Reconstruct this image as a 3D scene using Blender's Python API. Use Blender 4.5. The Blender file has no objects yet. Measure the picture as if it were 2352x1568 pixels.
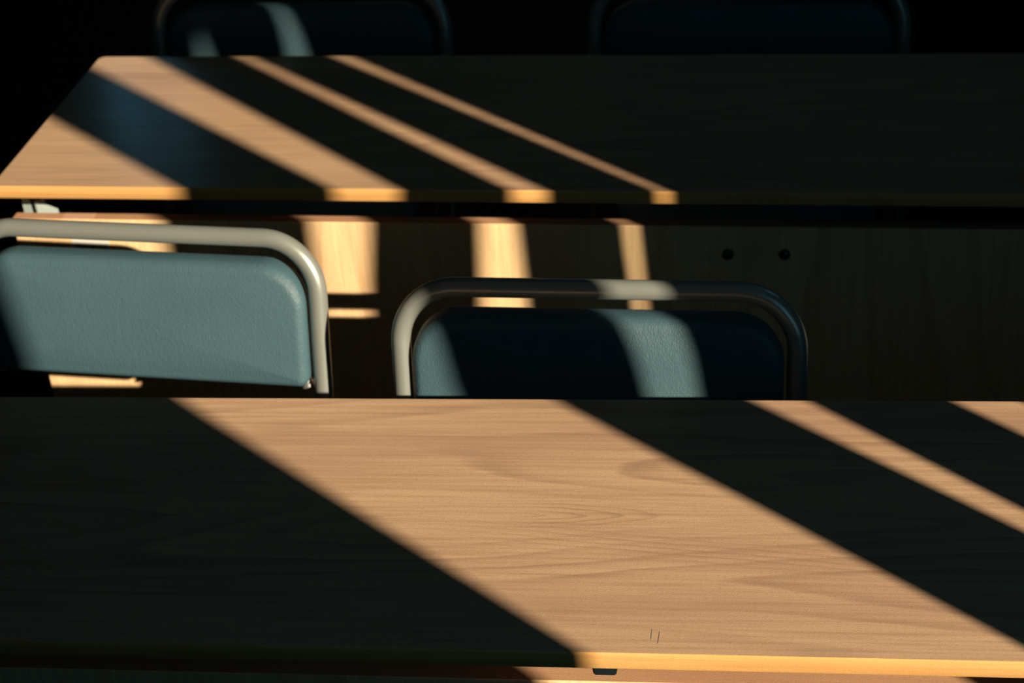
import bpy, bmesh, math
from mathutils import Vector, Matrix

S = bpy.context.scene
COL = S.collection
PI = math.pi

# ------------------------------------------------------------------ camera
cam_d = bpy.data.cameras.new('camera')
cam = bpy.data.objects.new('camera', cam_d); COL.objects.link(cam); S.camera = cam
cam_d.sensor_width = 36; cam_d.lens = 4200.0 / 2352 * 36
PITCH, ROLL, YAW = .5505, -.0776, -.1874
cp, sp, cy, sy = math.cos(PITCH), math.sin(PITCH), math.cos(YAW), math.sin(YAW)
F = Vector((sy*cp, cy*cp, -sp)); R0 = Vector((cy, -sy, 0)); U0 = R0.cross(F)
R = math.cos(ROLL)*R0 + math.sin(ROLL)*U0; U = -math.sin(ROLL)*R0 + math.cos(ROLL)*U0
m = Matrix((( R.x, U.x, -F.x, 0), (R.y, U.y, -F.y, -2.1109), (R.z, U.z, -F.z, 1.7856), (0, 0, 0, 1)))
cam.matrix_world = m
cam_d.clip_start = .05
cam_d.dof.use_dof = True; cam_d.dof.focus_distance = 1.72; cam_d.dof.aperture_fstop = 7.5

# ------------------------------------------------------------------ light
w = bpy.data.worlds.new('sky'); S.world = w; w.use_nodes = True
bg = w.node_tree.nodes['Background']
bg.inputs['Color'].default_value = (.21, .66, .93, 1); bg.inputs['Strength'].default_value = 1.25
sun_d = bpy.data.lights.new('sun', 'SUN'); sun = bpy.data.objects.new('sun', sun_d); COL.objects.link(sun)
AZ, KY = .868, .655                       # travels towards -x,+y; falls KY per metre of +y
sdir = Vector((-math.sin(AZ), math.cos(AZ), -KY*math.cos(AZ))).normalized()
sun.rotation_euler = sdir.to_track_quat('-Z', 'Y').to_euler()
sun.location = (4, -5, 5)
sun_d.energy = 9.2; sun_d.color = (1.0, .80, .58); sun_d.angle = math.radians(.52)
S.view_settings.view_transform = 'Standard'; S.view_settings.look = 'None'
S.view_settings.exposure = 0; S.view_settings.gamma = 1; S.view_settings.use_curve_mapping = False

# ------------------------------------------------------------------ node helper
class NT:
    def __init__(s, name):
        s.m = bpy.data.materials.new(name); s.m.use_nodes = True; s.t = s.m.node_tree
        s.b = s.t.nodes['Principled BSDF']
    def n(s, typ, **kw):
        o = s.t.nodes.new(typ)
        for k, v in kw.items():
            if k in o.inputs: o.inputs[k].default_value = v
            else: setattr(o, k, v)
        return o
    def l(s, a, b): s.t.links.new(a, b)
    def math(s, op, a, b=None, c=None):
        o = s.t.nodes.new('ShaderNodeMath'); o.operation = op
        for i, v in enumerate((a, b, c)):
            if v is None: continue
            if isinstance(v, (int, float)): o.inputs[i].default_value = v
            else: s.l(v, o.inputs[i])
        return o.outputs[0]
    def mapping(s, src, scale, loc=(0, 0, 0), rot=(0, 0, 0)):
        o = s.n('ShaderNodeMapping'); s.l(src, o.inputs[0])
        o.inputs['Scale'].default_value = scale; o.inputs['Location'].default_value = loc
        o.inputs['Rotation'].default_value = rot
        return o.outputs[0]
    def noise(s, vec, scale, detail=3, rough=.5, dist=0):
        o = s.n('ShaderNodeTexNoise'); s.l(vec, o.inputs['Vector'])
        o.inputs['Scale'].default_value = scale; o.inputs['Detail'].default_value = detail
        o.inputs['Roughness'].default_value = rough; o.inputs['Distortion'].default_value = dist
        return o.outputs['Fac']
    def ramp(s, fac, stops):
        o = s.n('ShaderNodeValToRGB'); s.l(fac, o.inputs[0]); e = o.color_ramp.elements
        e[0].position = stops[0][0]; e[0].color = stops[0][1]
        e[1].position = stops[-1][0]; e[1].color = stops[-1][1]
        for p, c in stops[1:-1]:
            x = e.new(p); x.color = c
        return o.outputs[0]
    def mix(s, fac, a, b, mode='MIX'):
        o = s.t.nodes.new('ShaderNodeMix'); o.data_type = 'RGBA'; o.blend_type = mode
        for i, v in ((0, fac), (6, a), (7, b)):
            if isinstance(v, (int, float)): o.inputs[i].default_value = v
            elif isinstance(v, tuple): o.inputs[i].default_value = v
            else: s.l(v, o.inputs[i])
        return o.outputs[2]
    def bump(s, h, strength, dist):
        o = s.n('ShaderNodeBump'); o.inputs['Strength'].default_value = strength
        o.inputs['Distance'].default_value = dist; s.l(h, o.inputs['Height']); s.l(o.outputs[0], s.b.inputs['Normal'])

def wood(name, axis, light, dark, pink, rough, gain, seed, rings=9.0, cathedral=None, spec=.4, bump=.5):
    """laminate with printed grain running along axis"""
    t = NT(name); tc = t.n('ShaderNodeTexCoord').outputs['Object']
    if axis == 'Z': tc = t.mapping(tc, (1, 1, 1), rot=(0, PI/2, 0))
    elif axis == 'XZ': pass
    base = t.mapping(tc, (.85, 6.0, 6.0), loc=(seed, seed*.7, seed*.3))
    field = t.noise(base, 1.0, 1.5, .45, .25)
    fine = t.noise(t.mapping(tc, (3.0, 60, 60), loc=(seed*2, 0, 0)), 1.0, 3, .6)
    f2 = t.math('MULTIPLY_ADD', field, rings, t.math('MULTIPLY', fine, .35))
    fr = t.math('FRACT', f2)
    line = t.ramp(fr, [(0, (0, 0, 0, 1)), (.62, (.35, .35, .35, 1)), (.86, (1, 1, 1, 1)), (.93, (.8, .8, .8, 1)), (1.0, (0, 0, 0, 1))])
    amt = t.noise(t.mapping(tc, (.9, 5, 5), loc=(seed+4, 1, 2)), 1.6, 2, .5)
    amt = t.math('MULTIPLY', t.ramp(amt, [(.38, (.15, .15, .15, 1)), (.68, (1, 1, 1, 1))]), gain)
    c = t.mix(t.math('MULTIPLY', line, amt), light, dark)
    if cathedral:
        sp_ = t.n('ShaderNodeSeparateXYZ'); t.l(tc, sp_.inputs[0]); X, Y = sp_.outputs[0], sp_.outputs[1]
        wob = t.math('MULTIPLY_ADD', t.noise(t.mapping(tc, (9, 40, 40)), 1.0, 2, .5), .010, -.005)
        Yw = t.math('ADD', Y, wob)
        gauss = lambda v: t.math('POWER', 2.71828, t.math('MULTIPLY', v, -1.0))
        sq = lambda v: t.math('MULTIPLY', v, v)
        ringramp = [(0, (0, 0, 0, 1)), (.55, (.2, .2, .2, 1)), (.84, (1, 1, 1, 1)), (.93, (.9, .9, .9, 1)), (1.0, (0, 0, 0, 1))]
        # nested pointed rings
        ex = t.math('MULTIPLY', t.math('SUBTRACT', X, .79), 1/.145); ey = t.math('MULTIPLY', t.math('SUBTRACT', Yw, .200), 1/.019)
        r2 = t.math('ADD', sq(ex), t.math('POWER', t.math('ABSOLUTE', ey), 1.5)); rr_ = t.math('POWER', r2, .6)
        l1 = t.math('MULTIPLY', t.ramp(t.math('FRACT', t.math('MULTIPLY', rr_, 3.6)), ringramp), gauss(t.math('POWER', t.math('MULTIPLY', r2, .72), 6.0)))
        l1 = t.math('MULTIPLY', l1, t.ramp(X, [(.79, (.15, .15, .15, 1)), (.85, (1, 1, 1, 1))]))
        c = t.mix(t.math('MULTIPLY', l1, .42), c, dark)
        # sweep of close grain lines falling to the right
        v = t.math('ADD', Yw, t.math('MULTIPLY', t.math('SUBTRACT', X, .9), .115))
        msk = gauss(t.math('ADD', sq(t.math('MULTIPLY', t.math('SUBTRACT', X, 1.00), 1/.22)), t.math('POWER', t.math('ABSOLUTE', t.math('MULTIPLY', t.math('SUBTRACT', v, .158), 1/.020)), 4.0)))
        l2 = t.math('MULTIPLY', t.ramp(t.math('FRACT', t.math('MULTIPLY', v, 120)), ringramp), msk)
        c = t.mix(t.math('MULTIPLY', l2, .45), c, dark)
    broad = t.noise(t.mapping(tc, (.8, 7, 7), loc=(9, seed, 0)), 1.3, 3, .55)
    c = t.mix(t.math('MULTIPLY', t.ramp(broad, [(.42, (0, 0, 0, 1)), (.66, (1, 1, 1, 1))]), .5), c, pink)
    strk = t.noise(t.mapping(tc, (5, 190, 190), loc=(0, seed, 3)), 1.0, 4, .65)
    c = t.mix(t.math('MULTIPLY', t.ramp(strk, [(.42, (0, 0, 0, 1)), (.72, (1, 1, 1, 1))]), .42), c, dark)
    pore = t.noise(t.mapping(tc, (220, 900, 900)), 1.0, 2, .6)
    c = t.mix(t.math('MULTIPLY', t.ramp(pore, [(.5, (0, 0, 0, 1)), (.75, (1, 1, 1, 1))]), .30), c, dark)
    t.l(c, t.b.inputs['Base Color'])
    t.b.inputs['Roughness'].default_value = rough
    t.b.inputs['Specular IOR Level'].default_value = spec
    t.bump(t.noise(t.mapping(tc, (450, 900, 900)), 1.0, 3, .65), bump, .0005)
    return t.m

def plain(name, col, rough=.5, metal=0, spec=.5, noise_amt=.15, nscale=40, bump=0):
    t = NT(name); tc = t.n('ShaderNodeTexCoord').outputs['Object']
    n = t.noise(tc, nscale, 3, .55)
    d = tuple(x*(1-noise_amt) for x in col[:3]) + (1,); b = tuple(min(1, x*(1+noise_amt)) for x in col[:3]) + (1,)
    t.l(t.mix(n, d, b), t.b.inputs['Base Color'])
    t.b.inputs['Roughness'].default_value = rough; t.b.inputs['Metallic'].default_value = metal
    t.b.inputs['Specular IOR Level'].default_value = spec
    if bump: t.bump(t.noise(tc, nscale*8, 3, .6), bump, .0005)
    return t.m

def vinyl_mat():
    t = NT('grained_vinyl'); tc = t.n('ShaderNodeTexCoord').outputs['Object']
    n = t.noise(tc, 9, 3, .5)
    t.l(t.mix(n, (.044, .104, .136, 1), (.064, .138, .168, 1)), t.b.inputs['Base Color'])
    t.b.inputs['Roughness'].default_value = .5; t.b.inputs['Specular IOR Level'].default_value = .5
    mp = t.mapping(tc, (1, 1, .30), rot=(0, .25, 0))
    a = t.n('ShaderNodeTexVoronoi'); a.inputs['Scale'].default_value = 420; a.feature = 'DISTANCE_TO_EDGE'
    t.l(mp, a.inputs['Vector'])
    h = t.math('ADD', t.math('MINIMUM', t.math('MULTIPLY', a.outputs['Distance'], 2.0), .5), t.math('MULTIPLY', t.noise(mp, 260, 2, .5), .8))
    h = t.math('ADD', h, t.math('MULTIPLY', t.noise(tc, 28, 2, .5), .7))
    t.bump(h, .45, .0009)
    return t.m

M = {}
TOPW = dict(light=(.65, .455, .285, 1), dark=(.27, .155, .10, 1), pink=(.47, .30, .205, 1))
M['top_mid'] = wood('beech_laminate_top', 'X', rough=.17, spec=.38, bump=.08, gain=.42, seed=2.3, **TOPW)
M['top_front'] = wood('beech_laminate_top_front', 'X', rough=.44, gain=.55, seed=5.9, cathedral=(.90, .222, .13, .030), rings=11, **TOPW)
M['panel'] = wood('beech_laminate_panel', 'Z', (1.0, .74, .42, 1), (.55, .31, .14, 1), (.90, .58, .31, 1), .5, .50, 7.7, spec=.2)
M['edge'] = wood('beech_edge_band', 'X', (.82, .48, .175, 1), (.50, .25, .07, 1), (.72, .40, .14, 1), .38, .35, 1.2, rings=4)
M['strip'] = wood('brown_edge_strip', 'X', (.60, .36, .21, 1), (.36, .19, .10, 1), (.50, .28, .16, 1), .5, .35, 3.1, rings=4)
M['vinyl'] = vinyl_mat()
M['tube'] = plain('grey_enamelled_tube', (.34, .385, .36), .31, .45, .8, .05, 25)
M['black'] = plain('black_steel', (.012, .014, .016), .4, 0, .5, .2)
M['rubber'] = plain('black_plastic', (.010, .016, .020), .3, 0, .6, .2)
M['white'] = plain('white_painted_metal', (.34, .43, .42), .4, 0, .5, .06)
M['zinc'] = plain('zinc_metal', (.45, .48, .48), .35, .8, .5, .1)
M['paper'] = plain('white_paper', (.72, .74, .70), .7, 0, .2, .04)
M['tape'] = plain('pale_tape', (.66, .42, .28), .4, 0, .4, .05)
M['ink'] = plain('grey_ink', (.10, .11, .12), .7, 0, .2, .05)
M['wall'] = plain('grey_wall_paint', (.16, .19, .20), .85, 0, .2, .08, 6, .2)
M['ceil'] = plain('ceiling_board', (.62, .66, .66), .9, 0, .2, .08, 12)
M['floor'] = plain('dark_carpet', (.020, .030, .034), .95, 0, .1, .35, 220, .6)
M['frame'] = plain('dark_window_frame', (.06, .065, .07), .5, 0, .4)
M['slat'] = plain('dark_blind_fabric', (.045, .055, .06), .85, 0, .2, .15, 300)
M['screw'] = plain('dark_screw', (.07, .085, .09), .22, .8, .8, .1)
g = NT('clear_window_glass')
tr = g.n('ShaderNodeBsdfTransparent'); gl = g.n('ShaderNodeBsdfGlossy'); gl.inputs['Roughness'].default_value = .02
mx = g.n('ShaderNodeMixShader'); mx.inputs[0].default_value = .05
g.l(tr.outputs[0], mx.inputs[1]); g.l(gl.outputs[0], mx.inputs[2])
g.l(mx.outputs[0], g.t.nodes['Material Output'].inputs[0]); M['glass'] = g.m

# ------------------------------------------------------------------ mesh helpers
def obj(name, bm, mat, parent=None, smooth=False, label=None):
    bmesh.ops.recalc_face_normals(bm, faces=bm.faces)
    me = bpy.data.meshes.new(name); bm.to_mesh(me); bm.free()
    me.materials.append(mat)
    if smooth:
        for p in me.polygons: p.use_smooth = True
        try: me.set_sharp_from_angle(angle=math.radians(40))
        except Exception: pass
    o = bpy.data.objects.new(name, me); COL.objects.link(o); o.parent = parent
    if label: o['label'] = label
    return o

def box(bm, x0, x1, y0, y1, z0, z1, bev=0, seg=2):
    r = bmesh.ops.create_cube(bm, size=1)
    vs = r['verts']
    for v in vs:
        v.co = Vector(((x0+x1)/2 + v.co.x*(x1-x0), (y0+y1)/2 + v.co.y*(y1-y0), (z0+z1)/2 + v.co.z*(z1-z0)))
    if bev:
        es = list({e for v in vs for e in v.link_edges})
        bmesh.ops.bevel(bm, geom=es, offset=bev, segments=seg, affect='EDGES', profile=.5)
    return bm
def boxm(*a, **k): return box(bmesh.new(), *a, **k)

def tube(bm, pts, r, seg=20, cap=True):
    pts = [Vector(p) for p in pts]; n = len(pts); prev = None; rings = []
    for i, p in enumerate(pts):
        t = (pts[min(i+1, n-1)] - pts[max(i-1, 0)]).normalized()
        if prev is None:
            a = t.orthogonal().normalized()
        else:
            a = (prev - t*prev.dot(t)).normalized()
        prev = a; b = t.cross(a)
        rings.append([bm.verts.new(p + r*(math.cos(2*PI*k/seg)*a + math.sin(2*PI*k/seg)*b)) for k in range(seg)])
    for A, B in zip(rings, rings[1:]):
        for k in range(seg): bm.faces.new((A[k], A[(k+1) % seg], B[(k+1) % seg], B[k]))
    if cap: bm.faces.new(rings[0]); bm.faces.new(rings[-1][::-1])
    return bm

def arc(c, u, v, r, a0, a1, n):
    c, u, v = Vector(c), Vector(u), Vector(v)
    return [c + r*(math.cos(a0+(a1-a0)*i/n)*u + math.sin(a0+(a1-a0)*i/n)*v) for i in range(n+1)]

def lathe(bm, c, axis, prof, seg=24):
    c = Vector(c); ax = Vector(axis).normalized(); a = ax.orthogonal().normalized(); b = ax.cross(a); rings = []
    for r, h in prof:
        rings.append([bm.verts.new(c + ax*h + max(r, 1e-5)*(math.cos(2*PI*k/seg)*a + math.sin(2*PI*k/seg)*b)) for k in range(seg)])
    for A, B in zip(rings, rings[1:]):
        for k in range(seg): bm.faces.new((A[k], A[(k+1) % seg], B[(k+1) % seg], B[k]))
    bm.faces.new(rings[0]); bm.faces.new(rings[-1])
    return bm

def rounded(x0, x1, y0, y1, rs, n=8):
    """outline, counter-clockwise from bottom-left; rs = radii bl, br, tr, tl"""
    out = []
    for (cx, cyy, a0), r in zip(((x0, y0, PI), (x1, y0, 1.5*PI), (x1, y1, 0), (x0, y1, .5*PI)), rs):
        sx = 1 if cx == x0 else -1; sy_ = 1 if cyy == y0 else -1
        c = (cx + sx*r, cyy + sy_*r)
        for i in range(n+1):
            a = a0 + .5*PI*i/n
            out.append((c[0]+r*math.cos(a), c[1]+r*math.sin(a)))
    return out

def inset(pts, d):
    n = len(pts); out = []
    for i in range(n):
        a = Vector(pts[i-1]); b = Vector(pts[(i+1) % n]); t = (b-a).normalized()
        out.append((pts[i][0] - t.y*d, pts[i][1] + t.x*d))
    return out

def rings_mesh(bm, loops, close_first=True, close_last=True):
    L = [[bm.verts.new(p) for p in lp] for lp in loops]; n = len(L[0])
    for A, B in zip(L, L[1:]):
        for k in range(n): bm.faces.new((A[k], A[(k+1) % n], B[(k+1) % n], B[k]))
    if close_first: bm.faces.new(L[0])
    if close_last: bm.faces.new(L[-1][::-1])
    return bm

def thing(name, label, cat, loc=(0, 0, 0), rz=0, group=None):
    o = bpy.data.objects.new(name, None); COL.objects.link(o); o.empty_display_size = .1
    o.location = loc; o.rotation_euler = (0, 0, rz); o['label'] = label; o['category'] = cat
    if group: o['group'] = group
    return o
def struct(name, bm, mat, parent=None, smooth=False):
    o = obj(name, bm, mat, parent, smooth)
    if parent is None: o['kind'] = 'structure'
    return o

# ------------------------------------------------------------------ room
XR, XL, YF, YN, ZC, T = 1.3, -3.4, 3.2, -3.6, 2.7, .15
struct('floor', boxm(XL, XR+T, YN-T, YF+T, -.1, 0), M['floor'])
struct('ceiling', boxm(XL, XR+T, YN-T, YF+T, ZC, ZC+.1), M['ceil'])
struct('wall_left', boxm(XL-T, XL, YN-T, YF+T, 0, ZC), M['wall'])
struct('wall_near', boxm(XL, XR+T, YN-T, YN, 0, ZC), M['wall'])
def wall_with_hole(name, axis, a0, a1, h0, h1, z0, z1, c0, c1):
    bm = bmesh.new()
    for p, q, r_, s_ in ((a0, h0, 0, ZC), (h1, a1, 0, ZC), (h0, h1, 0, z0), (h0, h1, z1, ZC)):
        if axis == 'x': box(bm, c0, c1, p, q, r_, s_)
        else: box(bm, p, q, c0, c1, r_, s_)
    struct(name, bm, M['wall'])
WY0, WY1, WZ0, WZ1 = -2.55, .35, .85, 2.35
SY0, SY1, SZ0, SZ1 = .65, 1.65, 2.05, 2.5
bm = bmesh.new()
for a in ((YN, WY0, 0, ZC), (WY0, WY1, 0, WZ0), (WY0, WY1, WZ1, ZC), (WY1, SY0, 0, ZC), (SY0, SY1, 0, SZ0), (SY0, SY1, SZ1, ZC), (SY1, YF, 0, ZC)):
    box(bm, XR, XR+T, *a)
struct('wall_right', bm, M['wall'])
bm = bmesh.new()
for a in ((SY0, SY0+.04, SZ0, SZ1), (SY1-.04, SY1, SZ0, SZ1), (SY0+.04, SY1-.04, SZ0, SZ0+.04), (SY0+.04, SY1-.04, SZ1-.04, SZ1)):
    box(bm, XR+.09, XR+.14, *a)
fill_win = struct('added_fill_window', bm, M['frame'])  # unseen window added to let blue sky fill reach the desk tops
struct('pane', boxm(XR+.110, XR+.114, SY0+.04, SY1-.04, SZ0+.04, SZ1-.04), M['glass'], fill_win)
VX0, VX1, VZ0, VZ1 = -2.345, -2.05, 1.86, 2.3
wall_with_hole('wall_far', 'y', XL, XR+T, VX0, VX1, VZ0, VZ1, YF, YF+T)

# window with vertical blinds in the right wall; the blinds cast the bars of shade
f = bmesh.new(); fx0, fx1 = XR+.09, XR+.14
box(f, fx0, fx1, WY0, WY1, WZ0, WZ0+.05); box(f, fx0, fx1, WY0, WY1, WZ1-.05, WZ1)
box(f, fx0, fx1, WY0, WY0+.05, WZ0+.05, WZ1-.05); box(f, fx0, fx1, WY1-.05, WY1, WZ0+.05, WZ1-.05)
win1 = struct('window_1', f, M['frame'])
struct('pane', boxm(XR+.110, XR+.114, WY0+.05, WY1-.05, WZ0+.05, WZ1-.05), M['glass'], win1)
struct('headrail', boxm(XR-.05, XR-.005, WY0-.05, WY1+.05, WZ1+.0, WZ1+.05), M['frame'], win1)
def interp(pl, z):
    if z <= pl[0][0]: (z0, a), (z1, b) = pl[0], pl[1]
    elif z >= pl[-1][0]: (z0, a), (z1, b) = pl[-2], pl[-1]
    else:
        for (z0, a), (z1, b) in zip(pl, pl[1:]):
            if z0 <= z <= z1: break
    t = (z-z0)/(z1-z0); t = max(-.2, min(1.2, t))
    return a+(b-a)*t
XB = XR - .0
def slat(ya, yb, x=XR-.025):
    """a hanging blind slat whose side edges follow two (height, y) polylines"""
    bm = bmesh.new(); N = 24; z0, z1 = WZ0-.06, WZ1+.01; cols = 6
    fr, bk = [], []
    for i in range(N+1):
        z = z0+(z1-z0)*i/N; a, b = interp(ya, z), interp(yb, z)
        fr.append([bm.verts.new((x-.006*math.sin(PI*j/cols), a+(b-a)*j/cols, z)) for j in range(cols+1)])
        bk.append([bm.verts.new((x+.0012-.006*math.sin(PI*j/cols), a+(b-a)*j/cols, z)) for j in range(cols+1)])
    for i in range(N):
        for j in range(cols):
            bm.faces.new((fr[i][j], fr[i][j+1], fr[i+1][j+1], fr[i+1][j])); bm.faces.new((bk[i][j], bk[i+1][j], bk[i+1][j+1], bk[i][j+1]))
        bm.faces.new((fr[i][0], fr[i+1][0], bk[i+1][0], bk[i][0])); bm.faces.new((fr[i][-1], bk[i][-1], bk[i+1][-1], fr[i+1][-1]))
    struct('blind_slat', bm, M['slat'], win1, True)
dx = .025*.646/.763                      # slats hang 25 mm inside the wall plane
def sh(pl, e=0): return [(z-.010, y+dx+e) for z, y in pl]
b1 = sh([(1.53, -2.158), (1.66, -2.176), (1.80, -2.193), (1.96, -2.190)], .007)
b2 = sh([(1.32, -1.790), (1.44, -1.799), (1.57, -1.812), (1.7, -1.810), (1.89, -1.809), (2.05, -1.814)], -.007)
b3 = sh([(1.31, -1.623), (1.46, -1.637), (1.6, -1.636), (1.78, -1.637), (2.04, -1.640)], .007)
b4 = sh([(1.31, -1.577), (1.42, -1.573), (1.575, -1.566), (1.70, -1.552), (2.0, -1.520)], -.007)
b5 = sh([(1.31, -1.453), (1.40, -1.448), (1.485, -1.442), (1.62, -1.436), (1.92, -1.409), (1.99, -1.394)], .008)
b6 = sh([(1.44, -1.377), (1.6, -1.383), (1.9, -1.378), (1.99, -1.384)], -.008)
b7 = sh([(1.363, -1.260), (1.5, -1.270), (1.7, -1.274), (1.84, -1.280), (1.89, -1.274), (1.95, -1.270)], .006)
b8 = sh([(1.35, -1.240), (1.5, -1.249), (1.83, -1.248), (1.89, -1.251), (1.95, -1.252)], -.005)
def off(pl, d): return [(z, y+d) for z, y in pl]
slat(off(b1, -.13), b1); slat(off(b1, -.25), off(b1, -.12), XR-.034)
slat(off(b1, -.36), off(b1, -.24))
slat(b2, b3); slat(b4, b5); slat(b6, b7)
y = 0.0
for i in range(14):
    slat(off(b8, y), off(b8, y+.127), XR-.025-(.009 if i % 2 else 0)); y += .115
# small high window in the far wall
f = bmesh.new(); g0, g1 = YF+.05, YF+.09
box(f, VX0, VX0+.02, g0, g1, VZ0, VZ1); box(f, VX1-.02, VX1, g0, g1, VZ0, VZ1)
box(f, VX0+.02, VX1-.02, g0, g1, VZ0, VZ0+.02); box(f, VX0+.02, VX1-.02, g0, g1, VZ1-.02, VZ1)
box(f, -2.215, -2.135, g0, g1, VZ0+.02, VZ1-.02)
win2 = struct('window_2', f, M['frame'])
struct('pane', boxm(VX0+.02, VX1-.02, YF+.055, YF+.059, VZ0+.02, VZ1-.02), M['glass'], win2)

# ------------------------------------------------------------------ tables
L, H, TH = 1.80, .70, .018
PY0, PT, PZ1, PZ0 = .044, .019, .626, .295
def make_table(label, loc, rz, top_mat, D=.45):
    t = thing('training_table', label, 'table', loc, rz, 'wooden desks')
    ol = rounded(0, L, 0, D, (.010, .013, .013, .013), 8)
    B = .0015
    inn = inset(ol, B)
    bm = bmesh.new()
    rings_mesh(bm, [[(x, y, H-TH) for x, y in inn], [(x, y, H) for x, y in inn]])
    obj('tabletop', bm, top_mat, t)
    # edge band: a thin strip round the slab, its top arris softened
    bm = bmesh.new()
    prof = [(B, H-TH+.0002), (.0006, H-TH), (0, H-TH+.0008), (0, H-.0022), (.0004, H-.0009), (.0011, H-.0002), (B, H)]
    loops = [[(x, y, z) for x, y in inset(ol, d)] for d, z in prof]
    rings_mesh(bm, loops + [loops[0]], False, False)
    bmesh.ops.remove_doubles(bm, verts=bm.verts, dist=1e-6)
    obj('edge_band', bm, M['edge'], t, True, 'yellow beech edge strip around the tabletop')
    # modesty panel
    p = obj('modesty_panel', boxm(-.002, L+.002, PY0, PY0+PT, PZ0, PZ1, bev=.0012), M['panel'], t, False, 'upright beech board below the tabletop')
    obj('edge_strip', boxm(-.0015, L+.0015, PY0+.0012, PY0+PT-.0006, PZ1-.0002, PZ1+.0004), M['strip'], p, False, 'browner strip along the top of the board')
    bm = bmesh.new()
    for x in (.024, L-.024): box(bm, x-.02, x+.02, .10, D-.05, H-TH-.03, H-TH, bev=.002)
    box(bm, .04, L-.04, .22, .25, H-TH-.03, H-TH-.0, bev=.002)
    obj('frame', bm, M['black'], t)
    for x in (.024, L-.024):
        for y_ in (D*.2, D*.55):
            bm = bmesh.new(); tube(bm, [(x, y_, .045), (x, y_, H-TH-.028)], .016); obj('leg', bm, M['black'], t, True)
        obj('foot', boxm(x-.022, x+.022, .02, D-.05, .008, .048, bev=.008), M['black'], t)
        bm = bmesh.new(); box(bm, x-.022, x+.022, PY0+PT, PY0+PT+.006, .50, .60, bev=.001)
        box(bm, x-.003, x+.003, PY0+PT+.006, .18, .53, .57); obj('panel_bracket', bm, M['black'], t)
        for y_ in (.035, D-.065):
            bm = lathe(bmesh.new(), (x, y_, 0), (0, 0, 1), [(.014, 0), (.016, .004), (.012, .010)]); obj('glide', bm, M['rubber'], t, True)
    return t, p

def screw(parent, x, z):
    bm = lathe(bmesh.new(), (x, PY0, z), (0, -1, 0), [(.0078, 0), (.0080, .0012), (.0070, .0032), (.0048, .0050), (.0024, .0056), (.0022, .0036), (.0005, .0034)])
    obj('screw', bm, M['screw'], parent, True)

mid, mp = make_table('long beech desk crossing the upper photo, four sun bars slanting over its dark top', (-1.111, 0, 0), 0, M['top_mid'])
screw(mp, -.106+1.111, .5845); screw(mp, -.031+1.111, .5852)
# small white folded metal bracket under the left end
def prism(bm, pts, d):
    n = len(pts); d = Vector(d); A = [bm.verts.new(p) for p in pts]; Bv = [bm.verts.new(Vector(p)+d) for p in pts]
    bm.faces.new(A); bm.faces.new(Bv[::-1])
    for k in range(n): bm.faces.new((A[k], A[(k+1) % n], Bv[(k+1) % n], Bv[k]))
    return bm
bm = bmesh.new()
prism(bm, [(-.004, .078, .600), (.002, .078, .622), (.001, .078, .652), (.012, .078, .641), (.018, .078, .636), (.0255, .074, .6385), (.0265, .074, .600)], (0, .0015, 0))
prism(bm, [(.0255, .074, .6385), (.052, .080, .6235), (.0545, .080, .600), (.0265, .074, .600)], (0, .0015, 0))
prism(bm, [(.0225, .0735, .6385), (.0255, .0735, .6385), (.0275, .0735, .600), (.0245, .0735, .600)], (0, .003, 0))
box(bm, -.002, .06, .078, .081, .575, .602)
prism(bm, [(.001, .079, .640), (.012, .079, .640), (.012, .079, .683), (.001, .079, .683)], (0, .0015, 0))
obj('folding_bracket', bm, M['white'], mid, False, 'white folded metal bracket under the left end')
obj('tape', boxm(.071, .117, PY0+.001, PY0+PT-.001, PZ1, PZ1+.0007), M['tape'], mp, False, 'pale strip of tape on the board top')
st = obj('sticker', boxm(.080, .135, PY0-.0004, PY0, .545, .6215), M['paper'], mp, False, 'white paper label on the board')
bm = bmesh.new()
x = .086; wd = (.0012, .0006, .002, .0006, .0014, .0008, .0018, .0006, .001, .0022, .0008, .0014)
for i in range(22):
    ww = wd[i % 12]; box(bm, x, x+ww, PY0-.0006, PY0-.0003, .552, .586); x += ww+.0008+wd[(i*5+3) % 12]*.5
    if x > .130: break
obj('print', bm, M['ink'], st, False, 'thin upright printed bars')

front, fp = make_table('large beech desk nearest the camera, broad band of sun across its grain', (-1.0755, -.9258, 0), .0392, M['top_front'], .406)
bm = bmesh.new()
b0 = [(.8930, .004, H-TH), (.9170, .004, H-TH), (.9150, .004, H-TH-.012), (.8950, .004, H-TH-.012)]
prism(bm, b0, (0, .020, 0)); bmesh.ops.bevel(bm, geom=list(bm.edges), offset=.0012, segments=2, affect='EDGES')
obj('latch', bm, M['rubber'], front, False, 'black plastic latch under the front edge')
obj('latch_tab', boxm(.9165, .9250, .004, .018, H-TH-.0025, H-TH, bev=.0006), M['zinc'], front, False, 'small bare metal tab')
for x, y, l, sk in ((.9455, .0200, .014, .0005), (.9520, .0150, .016, .001)):
    z = H+.00003
    bm = prism(bmesh.new(), [(x, y, H-.0002), (x+.0007, y, H-.0002), (x+.0006+sk, y+l, H-.0002), (x+sk, y+l, H-.0002)], (0, 0, .00026))
    obj('scratch', bm, M['ink'], front, False, 'short dark scratch')

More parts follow.
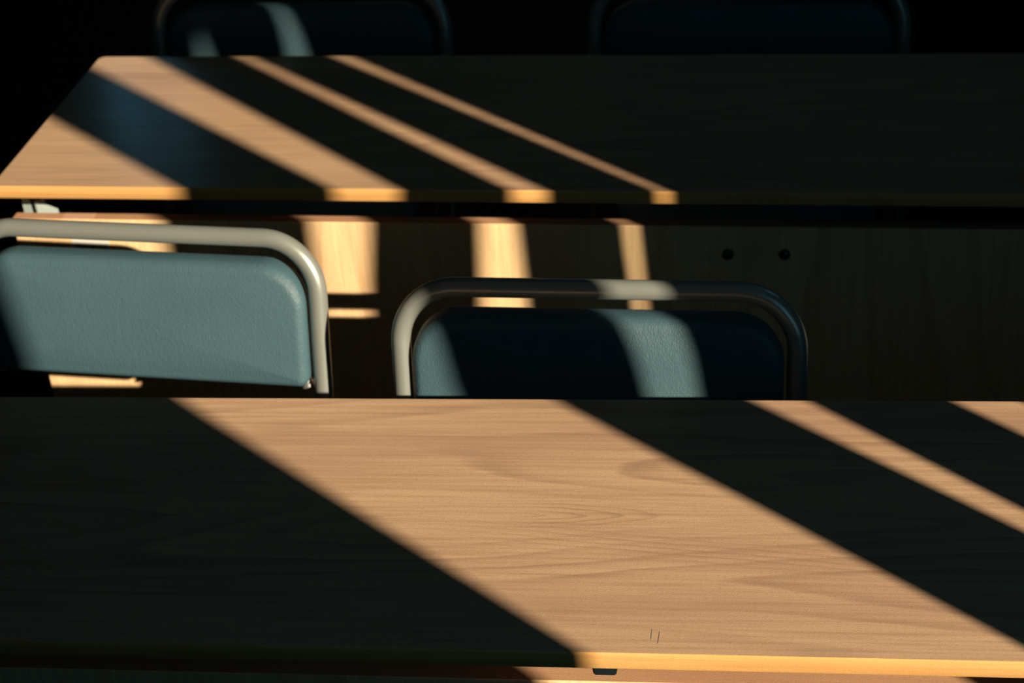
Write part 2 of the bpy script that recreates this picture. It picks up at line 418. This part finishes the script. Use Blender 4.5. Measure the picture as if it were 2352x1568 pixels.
# ------------------------------------------------------------------ chairs
def make_chair(label, loc, rz, W=.482):
    """chair facing -y; local origin on the floor under the top bar"""
    t = thing('folding_chair', label, 'chair', loc, rz, 'folding chairs')
    ZT = .757; r = .0116; hw = W/2 - r; zt = ZT - r; RC = .067; TL = .20
    def lean(p):
        x, y, z = p; return Vector((x, y - (ZT-z)*TL, z))
    side = [lean((-hw, 0, z)) for z in (.47, .52, .56, .60, .64)]
    P = [Vector((-hw, -.30, .012)), Vector((-hw, -.19, .22)), Vector((-hw, -.092, .40)), Vector((-hw, -.068, .445))] + side
    P += [lean(q) for q in arc((-hw+RC, 0, zt-RC), (-1, 0, 0), (0, 0, 1), RC, 0, PI/2, 16)]
    P += [lean(q) for q in arc((hw-RC, 0, zt-RC), (0, 0, 1), (1, 0, 0), RC, 0, PI/2, 16)]
    P += [Vector((-q.x, q.y, q.z)) for q in ([Vector((-hw, -.30, .012)), Vector((-hw, -.19, .22)), Vector((-hw, -.092, .40)), Vector((-hw, -.068, .445))] + side)[::-1]]
    obj('frame', tube(bmesh.new(), P, r, 32), M['tube'], t, True, 'bent grey metal tube looping over the backrest')
    # backrest cushion, rounded all round and softly domed on its sitting side
    px = hw - r - .0030
    zb, ztp = .562, .7180
    ol = rounded(-px, px, zb, ztp, (.014, .014, .056, .056), 14)
    zc = (zb+ztp)/2
    def lp(d, y, s=1.0):
        q = inset(ol, d) if d else ol
        return [lean((x*s, y, (z-zc)*s+zc)) for x, z in q]
    Y0, Y1, rr = -.020, .018, .013
    edge = [lp(rr*(1-math.sin(PI/2*k/7)), Y0+rr*(1-math.cos(PI/2*k/7))) for k in range(8)]
    dome = [lp(rr, Y0+dy, s_) for s_, dy in ((.2, -.0060), (.45, -.0056), (.66, -.0046), (.82, -.0030), (.93, -.0014))]
    rear = [lp(0, Y1-.012), lp(.003, Y1-.004), lp(.010, Y1), lp(.013, Y1+.002, .9), lp(.013, Y1+.004, .6), lp(.013, Y1+.005, .2)]
    obj('backrest', rings_mesh(bmesh.new(), dome+edge+rear), M['vinyl'], t, True)
    # seat cushion
    sw = hw - .034; s0, s1 = -.44, -.085
    so = rounded(-sw, sw, s0, s1, (.05, .05, .03, .03), 8); sc_ = (s0+s1)/2
    q = []
    for d, z in ((.012, .418), (.002, .422), (0, .430), (.002, .442), (.012, .450)): q.append([(x, y_, z) for x, y_ in inset(so, d)])
    for k, z in ((.6, .455), (.2, .456)): q.append([(x*k, (y_-sc_)*k+sc_, z) for x, y_ in so])
    obj('seat', rings_mesh(bmesh.new(), q), M['vinyl'], t, True)
    ri = hw - .021
    for sx in (-1, 1):
        b = bmesh.new(); tube(b, [(sx*ri, -.36, .408), (sx*ri, -.20, .28), (sx*ri, .07, .012)], .0095)
        obj('leg', b, M['tube'], t, True)
        obj('seat_rail', boxm(sx*(ri+.004)-.004, sx*(ri+.004)+.004, -.40, -.10, .404, .418, bev=.0015), M['black'], t)
        c0 = lean((sx*(px-.012), .006, zb))
        b = lathe(bmesh.new(), c0 - Vector((0, 0, -.003)), (sx*.35, -.1, -1), [(.006, 0), (.0085, .002), (.0085, .005), (.006, .0065), (.0085, .008), (.0085, .012), (.004, .014)], 20)
        obj('bracket', b, M['zinc'], t, True, 'small metal ring bracket below the cushion')
        for (fx, fy) in ((sx*hw, -.30), (sx*ri, .07)):
            b = lathe(bmesh.new(), (fx, fy, 0), (0, 0, 1), [(.013, 0), (.0145, .004), (.0125, .022)], 20); obj('rubber_foot', b, M['rubber'], t, True)
    b = bmesh.new(); tube(b, [(-ri, -.015, .10), (ri, -.015, .10)], .007); obj('stretcher', b, M['tube'], t, True)
    return t
make_chair('grey folding chair in the middle, mostly shaded, one curved sun stripe down its backrest', (-.2380, -.328, 0), 0, .480)
make_chair('grey folding chair at the left edge, its cushion almost fully sunlit', (-.8235, -.2075, 0), -.058, .488)
a = make_chair('dark folding chair behind the far desk with two faint pale streaks on its back', (-.812, .575, 0), 0)
b_ = make_chair('unlit dark folding chair behind the far desk, at the upper right', (-.1005, .575, 0), 0)
a.scale = b_.scale = (1.03, 1.03, 1.03)
